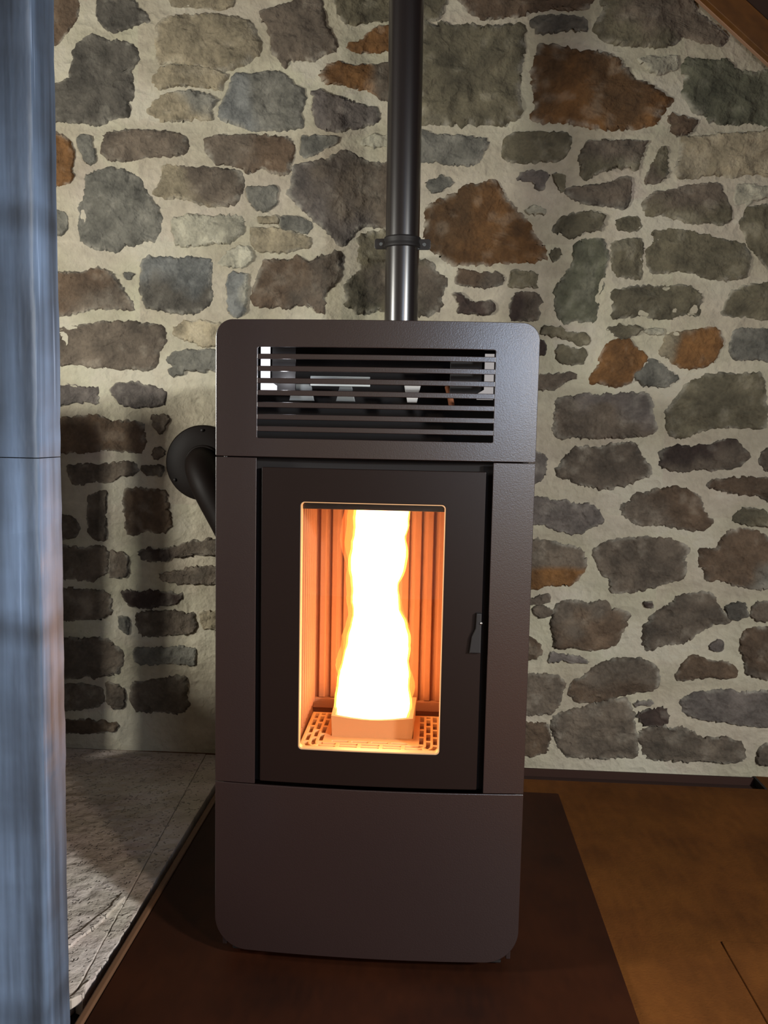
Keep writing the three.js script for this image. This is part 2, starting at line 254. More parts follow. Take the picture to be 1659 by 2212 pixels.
stone('on', [479, 1693, 533, 1690, 578, 1693, 611, 1693, 635, 1690, 630, 1670, 619, 1649, 609, 1620, 581, 1626, 551, 1623, 522, 1617, 498, 1605, 474, 1590, 462, 1605, 461, 1625, 457, 1649]);
stone('on', [674, 1681, 684, 1676, 682, 1652, 685, 1620, 681, 1599, 664, 1587, 640, 1587, 628, 1581, 639, 1611, 652, 1640, 660, 1667]);
stone('t', [718, 1702, 765, 1702, 815, 1708, 860, 1711, 935, 1716, 962, 1716, 969, 1606, 925, 1606, 889, 1609, 860, 1597, 821, 1606, 777, 1605, 747, 1597, 705, 1605, 707, 1635, 714, 1664]);
stone('on', [630, 1546, 659, 1564, 704, 1570, 742, 1582, 783, 1588, 825, 1588, 835, 1564, 852, 1541, 859, 1517, 858, 1488, 843, 1479, 807, 1485, 753, 1481, 717, 1493, 674, 1505, 632, 1504, 622, 1528]);
stone('p', [860, 1553, 867, 1579, 893, 1585, 927, 1577, 956, 1574, 958, 1553, 911, 1544, 894, 1529, 864, 1535]);
stone('o', [889, 1527, 947, 1535, 969, 1535, 980, 1359, 950, 1370, 922, 1406, 898, 1436, 885, 1465, 876, 1487, 886, 1505]);
stone('o', [399, 1480, 417, 1499, 454, 1509, 499, 1512, 533, 1503, 534, 1489, 524, 1466, 498, 1461, 479, 1459, 446, 1444, 419, 1455, 396, 1458]);
stone('o', [562, 1492, 593, 1500, 623, 1498, 625, 1471, 595, 1463, 565, 1467]);
stone('v', [461, 1436, 494, 1448, 532, 1450, 541, 1426, 545, 1400, 540, 1362, 537, 1325, 527, 1295, 525, 1261, 519, 1227, 493, 1223, 466, 1226, 435, 1222, 411, 1256, 404, 1286, 411, 1316, 434, 1350, 452, 1384, 454, 1414]);
stone('o', [548, 1433, 588, 1446, 630, 1445, 635, 1411, 635, 1374, 631, 1341, 601, 1344, 567, 1344, 554, 1374, 549, 1407]);
stone('o', [647, 1463, 688, 1471, 736, 1471, 782, 1459, 830, 1448, 875, 1439, 906, 1425, 918, 1399, 916, 1369, 910, 1347, 863, 1339, 807, 1342, 769, 1353, 731, 1360, 675, 1352, 649, 1359, 636, 1397, 635, 1415, 660, 1441]);
stone('o', [549, 1310, 602, 1318, 658, 1324, 714, 1323, 770, 1322, 794, 1305, 795, 1275, 793, 1245, 748, 1248, 711, 1237, 681, 1232, 643, 1243, 598, 1243, 556, 1238, 555, 1276]);
stone('o', [864, 1306, 900, 1328, 959, 1336, 985, 1337, 991, 1244, 905, 1243, 845, 1249, 848, 1276]);
stone('o', [548, 1212, 576, 1220, 614, 1218, 645, 1213, 638, 1202, 615, 1196, 600, 1186, 570, 1190, 566, 1201]);
stone('p', [648, 1209, 694, 1210, 694, 1199, 664, 1198]);
stone('r', [566, 1182, 608, 1186, 624, 1168, 647, 1153, 660, 1138, 646, 1107, 628, 1092, 621, 1072, 591, 1058, 561, 1060, 530, 1067, 507, 1063, 513, 1090, 531, 1117, 534, 1147, 548, 1170]);
stone('g', [663, 1134, 698, 1119, 726, 1101, 744, 1082, 727, 1066, 701, 1058, 671, 1060, 644, 1069, 624, 1080, 635, 1099, 649, 1115]);
stone('tr', [702, 1199, 758, 1211, 813, 1219, 843, 1216, 853, 1186, 851, 1156, 833, 1129, 800, 1113, 763, 1107, 736, 1112, 709, 1135, 682, 1146, 692, 1172]);
stone('g', [877, 1212, 907, 1217, 966, 1217, 989, 1218, 994, 1135, 949, 1133, 886, 1133, 869, 1156, 871, 1186]);
stone('o', [712, 1001, 733, 1025, 754, 1059, 783, 1083, 831, 1099, 876, 1103, 914, 1100, 958, 1106, 971, 1074, 977, 1040, 982, 957, 922, 952, 866, 954, 810, 942, 765, 925, 735, 925, 714, 947, 711, 978]);
stone('o', [377, 1215, 417, 1214, 455, 1199, 494, 1196, 509, 1185, 510, 1166, 483, 1169, 449, 1180, 410, 1191, 377, 1195]);
stone('o', [415, 1153, 434, 1165, 465, 1158, 496, 1151, 493, 1124, 474, 1116, 432, 1115, 420, 1134]);
stone('n', [364, 1087, 421, 1090, 471, 1095, 475, 1083, 449, 1073, 434, 1058, 385, 1049, 365, 1049]);
stone('un', [424, 1027, 462, 1027, 489, 1039, 538, 1040, 615, 1044, 672, 1043, 681, 1008, 686, 978, 697, 955, 688, 935, 639, 927, 582, 922, 524, 920, 478, 923, 428, 919, 414, 942, 418, 984]);
stone('k', [365, 1177, 384, 1174, 390, 1153, 381, 1139, 366, 1141]);
stone('n', [428, 828, 443, 857, 470, 887, 507, 900, 543, 896, 599, 912, 640, 913, 653, 886, 671, 862, 688, 846, 681, 821, 645, 808, 613, 791, 565, 784, 524, 785, 482, 796, 457, 812, 432, 816]);
stone('nk', [702, 888, 741, 905, 781, 903, 833, 911, 861, 923, 900, 926, 921, 908, 947, 880, 932, 864, 905, 849, 845, 841, 805, 845, 765, 834, 737, 837, 704, 847, 701, 871]);
stone('n', [967, 881, 985, 906, 1009, 914, 1013, 841, 981, 842]);
stone('u', [356, 880, 389, 881, 400, 865, 403, 815, 391, 806, 379, 802, 359, 802]);
stone('b', [825, 804, 854, 817, 906, 824, 990, 822, 1014, 821, 1018, 764, 994, 763, 961, 779, 921, 778, 884, 785, 848, 792]);
stone('u', [352, 756, 389, 759, 431, 749, 459, 750, 489, 738, 517, 747, 542, 735, 564, 694, 536, 685, 508, 663, 467, 662, 421, 674, 392, 685, 354, 689]);
stone('bn', [599, 741, 623, 746, 638, 771, 687, 784, 719, 793, 759, 796, 788, 787, 817, 771, 826, 742, 844, 718, 853, 697, 830, 680, 765, 679, 716, 690, 659, 688, 634, 700, 604, 716]);
stone('o', [904, 719, 923, 739, 963, 742, 988, 734, 1012, 722, 1014, 698, 958, 696, 913, 703]);
stone('y', [348, 638, 406, 644, 460, 633, 506, 623, 521, 596, 520, 567, 501, 533, 473, 515, 436, 514, 386, 506, 348, 507]);
stone('n', [539, 622, 571, 644, 619, 656, 672, 657, 734, 657, 775, 646, 802, 630, 789, 604, 797, 579, 788, 550, 740, 531, 700, 517, 639, 503, 589, 501, 583, 539, 558, 560, 549, 585, 538, 601]);
stone('gb', [857, 631, 875, 657, 894, 682, 926, 691, 975, 684, 999, 668, 1024, 661, 1032, 528, 984, 522, 936, 525, 882, 540, 841, 547, 831, 576, 815, 584, 821, 609, 816, 634]);
stone('n', [350, 473, 391, 482, 426, 488, 425, 473, 388, 463, 354, 460]);
stone('n', [380, 452, 409, 457, 438, 450, 430, 432, 401, 429]);
stone('nb', [442, 463, 474, 479, 528, 474, 582, 476, 595, 459, 645, 452, 644, 427, 624, 372, 592, 349, 543, 337, 492, 342, 446, 342, 437, 374, 431, 417]);
stone('n', [703, 443, 743, 469, 766, 496, 802, 507, 859, 513, 877, 478, 895, 457, 917, 433, 868, 419, 829, 396, 789, 365, 740, 359, 692, 344, 678, 374, 680, 404]);
stone('d', [900, 472, 942, 484, 958, 447, 916, 435]);
stone('n', [966, 451, 978, 485, 1010, 491, 1035, 487, 1038, 437, 1013, 436, 981, 437]);
stone('u', [861, 363, 887, 379, 900, 369, 897, 354, 876, 349]);
stone('bn', [942, 374, 951, 404, 982, 422, 1014, 423, 1039, 420, 1047, 285, 991, 278, 962, 290, 960, 324, 946, 349]);
stone('b', [789, 301, 812, 331, 836, 334, 866, 321, 915, 318, 941, 298, 942, 281, 909, 275, 868, 278, 815, 267, 778, 264, 773, 274]);
stone('bn', [490, 242, 521, 265, 557, 297, 606, 316, 664, 322, 697, 319, 727, 298, 736, 273, 730, 238, 693, 228, 648, 218, 598, 203, 549, 192, 507, 191, 485, 212]);
stone('n', [361, 259, 411, 270, 462, 263, 477, 246, 468, 211, 465, 180, 441, 158, 365, 150]);
stone('n', [440, 136, 466, 159, 516, 174, 574, 198, 644, 209, 666, 180, 677, 123, 687, 45, 639, 39, 581, 32, 513, 33, 479, 41, 457, 71, 443, 105]);
stone('k', [675, 163, 704, 175, 757, 181, 763, 149, 743, 135, 706, 131, 684, 146]);
stone('u', [670, 195, 715, 205, 719, 197, 674, 189]);
stone('n', [686, 111, 718, 130, 781, 132, 823, 125, 861, 105, 919, 107, 960, 96, 978, 71, 976, 45, 931, 38, 869, 40, 765, 35, 710, 42, 687, 80]);
stone('u', [793, 211, 837, 234, 899, 240, 960, 238, 1050, 242, 1056, 148, 987, 140, 924, 151, 862, 153, 812, 168, 795, 185]);
stone('b', [358, 119, 404, 130, 438, 122, 444, 83, 428, 43, 361, 31]);
stone('n', [1011, 81, 1034, 95, 1059, 96, 1063, 37, 1009, 37]);
stone('k', [681, 476, 706, 475, 698, 462, 684, 465]);
stone('b', [357, 371, 374, 372, 400, 356, 409, 334, 397, 312, 372, 303, 360, 302]);
stone('u', [432, 327, 472, 324, 510, 316, 544, 307, 519, 302, 473, 311, 435, 305]);
stone('g', [-965, 1508, -940, 1509, -921, 1506, -912, 1488, -913, 1458, -931, 1444, -966, 1443]);
stone('bn', [-968, 1336, -930, 1342, -886, 1346, -849, 1352, -821, 1360, -796, 1349, -774, 1320, -753, 1293, -728, 1246, -744, 1244, -781, 1248, -819, 1244, -856, 1241, -881, 1232, -913, 1227, -970, 1228]);
stone('g', [-762, 1344, -731, 1344, -740, 1323]);
stone('ad', [-709, 1386, -669, 1389, -616, 1387, -570, 1390, -515, 1384, -512, 1352, -515, 1310, -509, 1284, -518, 1260, -539, 1251, -555, 1239, -617, 1241, -663, 1246, -700, 1252, -709, 1276, -715, 1320, -712, 1356]);
stone('n', [-964, 1188, -913, 1201, -850, 1208, -803, 1215, -757, 1215, -710, 1211, -663, 1206, -645, 1198, -639, 1165, -648, 1141, -657, 1132, -661, 1099, -686, 1080, -733, 1085, -777, 1082, -820, 1087, -852, 1084, -899, 1095, -966, 1091]);
stone('t', [-623, 1196, -589, 1214, -539, 1218, -502, 1209, -478, 1204, -478, 1153, -539, 1152, -570, 1163, -608, 1172, -623, 1184]);
stone('g', [-642, 1114, -617, 1133, -570, 1139, -508, 1140, -478, 1138, -477, 1089, -527, 1083, -583, 1085, -602, 1072, -623, 1067, -636, 1081, -620, 1096, -639, 1105]);
stone('u', [-966, 1048, -916, 1043, -875, 1031, -831, 1032, -834, 992, -875, 991, -917, 985, -967, 977]);
stone('u', [-802, 1029, -780, 1048, -720, 1049, -695, 1040, -664, 1035, -639, 1020, -646, 992, -677, 983, -740, 982, -774, 990, -793, 1014]);
stone('b', [-949, 946, -907, 953, -841, 960, -787, 943, -727, 944, -703, 927, -704, 860, -758, 856, -803, 861, -848, 854, -930, 849, -951, 849]);
stone('n', [-685, 957, -640, 958, -643, 928, -658, 908, -673, 922]);
stone('n', [-683, 855, -668, 870, -647, 864, -650, 849, -671, 842]);
stone('n', [-921, 814, -848, 821, -788, 826, -746, 833, -725, 824, -719, 810, -734, 797, -764, 788, -807, 772, -861, 771, -910, 761, -920, 787]);
stone('n', [-716, 816, -686, 819, -653, 817, -656, 793, -698, 798]);
stone('n', [-865, 729, -837, 745, -813, 748, -814, 695, -814, 635, -821, 608, -851, 613, -866, 633]);
stone('b', [-762, 755, -698, 757, -644, 749, -638, 699, -626, 658, -645, 633, -699, 635, -754, 624, -765, 696]);
stone('n', [-960, 670, -917, 674, -893, 645, -903, 614, -961, 610]);
stone('n', [-961, 583, -882, 585, -815, 584, -809, 560, -812, 514, -852, 490, -914, 494, -963, 496]);
stone('nk', [-724, 577, -684, 587, -639, 589, -609, 598, -563, 612, -488, 617, -488, 578, -548, 576, -594, 569, -624, 565, -645, 552, -693, 551, -715, 560]);
stone('n', [-963, 465, -883, 468, -816, 464, -801, 440, -801, 403, -823, 381, -885, 379, -965, 374]);
stone('k', [-776, 462, -731, 464, -670, 465, -624, 464, -600, 458, -595, 450, -615, 437, -652, 424, -700, 420, -743, 421, -764, 435]);
stone('n', [-669, 514, -624, 521, -563, 538, -488, 540, -488, 495, -579, 492, -639, 494, -666, 502]);
stone('n', [-803, 570, -760, 574, -754, 532, -761, 505, -803, 504]);
stone('n', [-731, 400, -685, 410, -624, 409, -564, 405, -555, 381, -564, 347, -609, 346, -670, 338, -716, 336, -731, 363]);
stone('g', [-780, 389, -752, 387, -750, 344, -765, 344, -777, 362]);
stone('n', [-960, 318, -885, 324, -824, 326, -793, 312, -766, 285, -763, 264, -778, 232, -825, 215, -887, 210, -961, 207]);
stone('g', [-741, 298, -686, 303, -640, 302, -603, 309, -561, 306, -555, 293, -561, 256, -609, 260, -671, 258, -732, 256]);
stone('n', [-745, 200, -702, 207, -640, 219, -588, 224, -585, 193, -588, 165, -576, 141, -604, 115, -671, 116, -733, 116, -751, 150]);
stone('n', [-819, 197, -788, 195, -767, 174, -770, 124, -801, 123, -819, 156]);
stone('n', [-968, 182, -887, 191, -831, 184, -826, 147, -844, 124, -969, 113]);
stone('t', [-548, 409, -488, 414, -488, 365, -533, 367, -548, 387]);
stone('b', [-970, 79, -873, 86, -789, 77, -783, 61, -858, 49, -970, 44]);
stone('nb', [142, 1346, 154, 1358, 191, 1356, 204, 1350, 225, 1356, 269, 1350, 274, 1332, 248, 1320, 227, 1312, 192, 1319, 155, 1322, 142, 1331]);
stone('o', [291, 1347, 300, 1360, 321, 1357, 355, 1354, 365, 1336, 363, 1318, 326, 1316, 292, 1317]);
stone('k', [140, 1300, 159, 1299, 168, 1288, 194, 1273, 222, 1279, 250, 1274, 252, 1255, 244, 1246, 219, 1244, 194, 1248, 157, 1248, 160, 1263, 153, 1282]);
stone('kn', [296, 1292, 320, 1305, 357, 1305, 373, 1284, 368, 1260, 366, 1232, 298, 1231, 293, 1265]);
stone('o', [396, 1409, 417, 1418, 421, 1403, 412, 1388, 397, 1385]);
stone('p', [325, 1514, 346, 1526, 377, 1514, 377, 1505, 334, 1505]);
// the same rubble goes on beside the picture, where no single stone can be told from the photograph
{
  const extra = [], course = (xa, xb) => {
    for (let y = 0.04; y < 2.0;) {
      const h = 0.085 + 0.09 * rnd();
      for (let x = xa + 0.06 * rnd(); x < xb;) {
        const w = 0.1 + 0.2 * rnd(), pts = [];
        if (y + h < roofY(x + w) - 0.05) {
          for (let i = 0; i < 10; i++) { const a = (i + 0.5) / 10 * 2 * Math.PI, c = Math.cos(a), q = Math.sin(a), k = 0.88 + 0.2 * rnd(); pts.push(1000 * (x + w / 2 + Math.sign(c) * Math.abs(c) ** 0.55 * w / 2 * k), 1000 * (y + h / 2 + Math.sign(q) * Math.abs(q) ** 0.55 * h / 2 * k)); }
          const m = stone(['n', 'o', 'g', 'b', 'un', 'd', 't'][Math.floor(rnd() * 7)], pts); wallBack.remove(m); extra.push(m.geometry);
        }
        x += w + 0.03;
      }
      y += h + 0.03;
    }
  };
  course(-1.98, -1.2); course(1.06, 1.95);
  const m = mesh('rubble_stones', mergeGeometries(extra), M.stone, wallBack); m.userData.kind = 'stuff';
}

// the other walls, the roof slopes with the two skylights, the windows
function wallPlate(name, outline, hole, thickness, place) {
  const s = new THREE.Shape(); outline.forEach((q, i) => (i ? s.lineTo(...q) : s.moveTo(...q))); s.closePath();
  if (hole) { const h = new THREE.Path(); rectPath(h, ...hole, 0); s.holes.push(h); }
  const m = new THREE.Mesh(new THREE.ExtrudeGeometry(s, { depth: thickness, bevelEnabled: false }), M.plaster);
  m.name = name; m.userData = { kind: 'structure' }; m.castShadow = m.receiveShadow = true; place(m); scene.add(m);
  return m;
}
const ridge = roofY(-0.2) + 0.1;
wallPlate('wall_front', [[X0 - 0.1, -0.2], [X1 + 0.2, -0.2], [X1 + 0.2, 0.15], [-0.2, ridge], [X0 - 0.1, 2.1]], [BACK_WINDOW.x - BACK_WINDOW.w / 2, BACK_WINDOW.x + BACK_WINDOW.w / 2, BACK_WINDOW.y - BACK_WINDOW.h / 2, BACK_WINDOW.y + BACK_WINDOW.h / 2], 0.2, (m) => m.position.set(0, 0, ZB));
wallPlate('wall_left', [[-0.02, -0.2], [ZB + 0.1, -0.2], [ZB + 0.1, 2.15], [-0.02, 2.15]], [LEFT_WINDOW.z - LEFT_WINDOW.w / 2, LEFT_WINDOW.z + LEFT_WINDOW.w / 2, LEFT_WINDOW.y - LEFT_WINDOW.h / 2, LEFT_WINDOW.y + LEFT_WINDOW.h / 2], 0.2, (m) => { m.rotation.y = -Math.PI / 2; m.position.set(X0, 0, 0); });
wallPlate('wall_right', [[-0.02, -0.2], [ZB + 0.1, -0.2], [ZB + 0.1, 0.3], [-0.02, 0.3]], null, 0.2, (m) => { m.rotation.y = -Math.PI / 2; m.position.set(X1 + 0.2, 0, 0); });
M.darkBoards = new THREE.MeshStandardMaterial({ color: new THREE.Color(0.03, 0.014, 0.01), roughness: 0.75 });
{
  // right slope: local x runs down the slope, local y is the room's depth
  const ceiling = structure('ceiling');
  const along = (x) => (x - ROOF_X) / Math.cos(SLOPE), s = new THREE.Shape();
  rectPath(s, along(-0.22), along(X1 + 0.1), -ZB - 0.1, 0.02, 0);
  for (const k of SKYLIGHTS) { const h = new THREE.Path(); rectPath(h, along(k.x) - k.l / 2, along(k.x) + k.l / 2, -k.z - k.w / 2, -k.z + k.w / 2, 0); s.holes.push(h); }
  const g = new THREE.ExtrudeGeometry(s, { depth: 0.12, bevelEnabled: false }).rotateX(-Math.PI / 2);
  const m = mesh('roof_slope', g, M.darkBoards, ceiling); m.rotation.z = -SLOPE; m.position.set(ROOF_X, ROOF_Y, 0);
  const a = Math.atan2(roofY(-0.2) - 2.0, 2.2), L = Math.hypot(roofY(-0.2) - 2.0, 2.2) + 0.2;
  const m2 = mesh('roof_slope', new THREE.BoxGeometry(L, 0.12, ZB + 0.15).translate(-L / 2 + 0.1, 0.06, ZB / 2), M.darkBoards, ceiling); m2.rotation.z = a; m2.position.set(-0.2, roofY(-0.2), 0);
  SKYLIGHTS.forEach((k, i) => {
    const w = structure('window_' + (i + 1)); w.rotation.z = -SLOPE; w.position.set(...roofPoint(k.x, k.z, -0.06));
    for (const q of [-1, 1]) { mesh('window_frame', box(-k.l / 2, k.l / 2, -0.03, 0.03, q * k.w / 2 - 0.012, q * k.w / 2 + 0.012), M.plaster, w); mesh('window_frame', box(q * k.l / 2 - 0.012, q * k.l / 2 + 0.012, -0.03, 0.03, -k.w / 2, k.w / 2), M.plaster, w); }
    mesh('pane', new THREE.PlaneGeometry(k.l, k.w).rotateX(Math.PI / 2), M.windowGlass, w);
  });
  const frame = (name, w, h, place) => {
    const o = structure(name); place(o);
    for (const q of [-1, 1]) { mesh('window_frame', box(-w / 2, w / 2, q * h / 2 - 0.025, q * h / 2 + 0.025, -0.03, 0.03), M.plaster, o); mesh('window_frame', box(q * w / 2 - 0.025, q * w / 2 + 0.025, -h / 2, h / 2, -0.03, 0.03), M.plaster, o); }
    mesh('pane', new THREE.PlaneGeometry(w, h), M.windowGlass, o);
  };
  frame('window_3', LEFT_WINDOW.w, LEFT_WINDOW.h, (o) => { o.rotation.y = Math.PI / 2; o.position.set(X0 - 0.08, LEFT_WINDOW.y, LEFT_WINDOW.z); });
  frame('window_4', BACK_WINDOW.w, BACK_WINDOW.h, (o) => o.position.set(BACK_WINDOW.x, BACK_WINDOW.y, ZB + 0.08));
}
{
  // added unseen screen behind the post, shaped to shade the left wall: two upright boards with a gap between them
  const s = structure('added_shade_screen');
  mesh('added_shade_board', box(-0.99, -0.89, 0, 1.01, 0.245, 0.27, 0.004), M.darkBoards, s);
  mesh('added_shade_board', box(-1.36, -1.041, 0, 1.0, 0.245, 0.27, 0.004), M.darkBoards, s);
  mesh('added_shade_board', box(-1.015, -0.99, 0, 0.45, 0.272, 1.6, 0.004), M.darkBoards, s);  // added low board, keeps the left window light off the floor
  mesh('added_shade_rail', box(-1.05, -0.98, 0, 0.15, 0.247, 0.268, 0.004), M.darkBoards, s);  // added piece, stops window light leaking through the gap onto the floor
}

// ---------------------------------------------------------------- floor
const floorMap = tex(1024, (u, v) => {
  const a = fbm(u * 5, v * 5, 61, 5, 5), b = fbm(u * 90, v * 30, 66, 2, 30), c = fbm(u * 14, v * 14, 71, 3, 14);
  const k = 0.8 + 0.5 * a + 0.16 * b + 0.22 * c;
  return [0.9 * k, 0.86 * k * (1 + 0.05 * c), 0.8 * k * (1 + 0.15 * a)];
});
M.floorBoard = new THREE.MeshPhysicalMaterial({ specularIntensity: 0.3, color: new THREE.Color(0.13, 0.045, 0.008), map: repeatOf(floorMap, 0.9, 0.9), roughness: 0.75, bumpMap: repeatOf(grainMap, 5, 5), bumpScale: 0.0012 });
M.hearth = new THREE.MeshPhysicalMaterial({ specularIntensity: 0.35, color: new THREE.Color(0.03, 0.007, 0.0015), map: repeatOf(floorMap, 1.2, 1.2), roughness: 0.6 });
M.slab = new THREE.MeshStandardMaterial({ color: new THREE.Color(0.6, 0.53, 0.48), map: repeatOf(plasterMap, 2.2, 2.2), bumpMap: repeatOf(tex(512, (u, v) => {
  const a = fbm(u * 12, v * 12, 81, 5, 12), q = fbm(u * 44, v * 44, 87, 2, 44), p = smooth(0.33, 0.5, q);
  const c = 0.6 + 0.35 * a - 0.6 * p; return [c, c, c];
}), 4, 4), bumpScale: 0.012, roughness: 0.95 });
const floor = structure('floor');
{
  const s = new THREE.Shape(); rectPath(s, X0 - 0.1, X1 + 0.1, -ZB - 0.1, 0.02, 0);
  const h = new THREE.Path(); rectPath(h, -0.2, 1.002, -0.084, 0.012, 0); s.holes.push(h);
  const h2 = new THREE.Path(); rectPath(h2, -1.9, -0.437, -1.2, -0.001, 0); s.holes.push(h2);
  mesh('floor_board', uvPlanar(new THREE.ExtrudeGeometry(s, { depth: 0.03, bevelEnabled: false }).rotateX(-Math.PI / 2).translate(0, -0.03, 0), 'x', 'z'), M.floorBoard, floor);
  mesh('subfloor', box(X0 - 0.1, X1 + 0.1, -0.12, -0.032, -0.01, ZB + 0.1), M.gap, floor);
  mesh('recess_end', box(1.0, 1.006, -0.03, 0.0015, 0.002, 0.085), M.gap, floor);
    mesh('recess_strip', box(-0.2, 1.0, -0.04, -0.022, 0.006, 0.084), M.recess = new THREE.MeshStandardMaterial({ color: new THREE.Color(0.03, 0.009, 0.004), roughness: 0.9 }), floor);
  mesh('recess_back', box(-0.2, 1.002, -0.04, -0.001, 0.003, 0.009), M.recess, floor);
  // a second thin sheet laid on the boards at the right, only its corner and edge show
  const sh = new THREE.Shape(); rectPath(sh, 0.648, 1.9, -1.9, -0.79, 0.004);
  mesh('floor_board', uvPlanar(plate(sh, 0.003, 0.001).rotateX(-Math.PI / 2), 'x', 'z'), M.floorBoard, floor);
  // rough cement slabs at the left, cracked along a line, chipped along the hearth
  const slab = (pts, y0, y1, id) => {
    const q = new THREE.Shape(); let first = true;
    for (let i = 0; i < pts.length; i++) {
      const a = pts[i], b = pts[(i + 1) % pts.length], L = Math.hypot(b[0] - a[0], b[1] - a[1]), n = Math.max(1, Math.round(L / 0.008)), rough = a[2] || 0;
      for (let j = 0; j < n; j++) { const x = lerp(a[0], b[0], j / n), z = lerp(a[1], b[1], j / n), px = x + rough * fbm(x * 60, z * 60, id, 3), pz = z + rough * fbm(x * 60, z * 60, id + 7, 3); first ? q.moveTo(px, -pz) : q.lineTo(px, -pz); first = false; }
    }
    return uvPlanar(plate(q, y1 - y0, 0.0015).rotateX(-Math.PI / 2).translate(0, y0, 0), 'x', 'z');
  };
  mesh('cement_slab', slab([[-1.9, 0.004], [-0.53, 0.004], [-0.4865, 0.72, 0.002], [-0.4665, 1.03, 0.003], [-0.49, 1.09, 0.006], [-0.56, 1.18, 0.006], [-1.9, 1.2]], -0.05, 0.001, 3), M.slab, floor);
  mesh('cement_slab', slab([[-0.5285, 0.004], [-0.452, 0.004, 0.001], [-0.4495, 0.77, 0.004], [-0.4475, 0.9, 0.006], [-0.449, 0.97, 0.008], [-0.452, 1.035, 0.006], [-0.4645, 1.03, 0.003], [-0.485, 0.72, 0.002]], -0.05, -0.0005, 5), M.slab, floor);
  mesh('cement_ridge', slab([[-0.494, 0.735, 0.004], [-0.487, 0.75, 0.004], [-0.5, 0.83, 0.007], [-0.522, 0.905, 0.007], [-0.56, 0.98, 0.006], [-0.575, 0.97, 0.006], [-0.53, 0.88, 0.007], [-0.505, 0.8, 0.007]], -0.01, 0.006, 8), M.slab, floor);
  mesh('cement_ridge', slab([[-0.452, 1.0, 0.006], [-0.449, 1.03, 0.006], [-0.476, 1.085, 0.006], [-0.5, 1.1, 0.006], [-0.47, 1.05, 0.006]], -0.01, 0.006, 18), M.slab, floor);
}

// ---------------------------------------------------------------- hearth plate under the stove
{
  const t = thing('hearth_plate', 'dark brown flat hearth plate on the floor under the pellet stove', 'hearth', [0.0185, 0, 1]);
  const s = new THREE.Shape(); rectPath(s, -0.4365, 0.4235, -0.85, 0.82, 0.006);
  mesh('plate', uvPlanar(plate(s, 0.006, 0.0015).rotateX(-Math.PI / 2), 'x', 'z'), M.hearth, t);
  M.edging = new THREE.MeshStandardMaterial({ color: new THREE.Color(0.13, 0.062, 0.03), roughness: 0.6 });
  const e = mesh('edge_strip', box(-0.4515, -0.4385, 0.0, 0.009, -0.82, 0.85, 0.004), M.edging, t);
  e.userData.label = 'lighter brown edge strip';
}

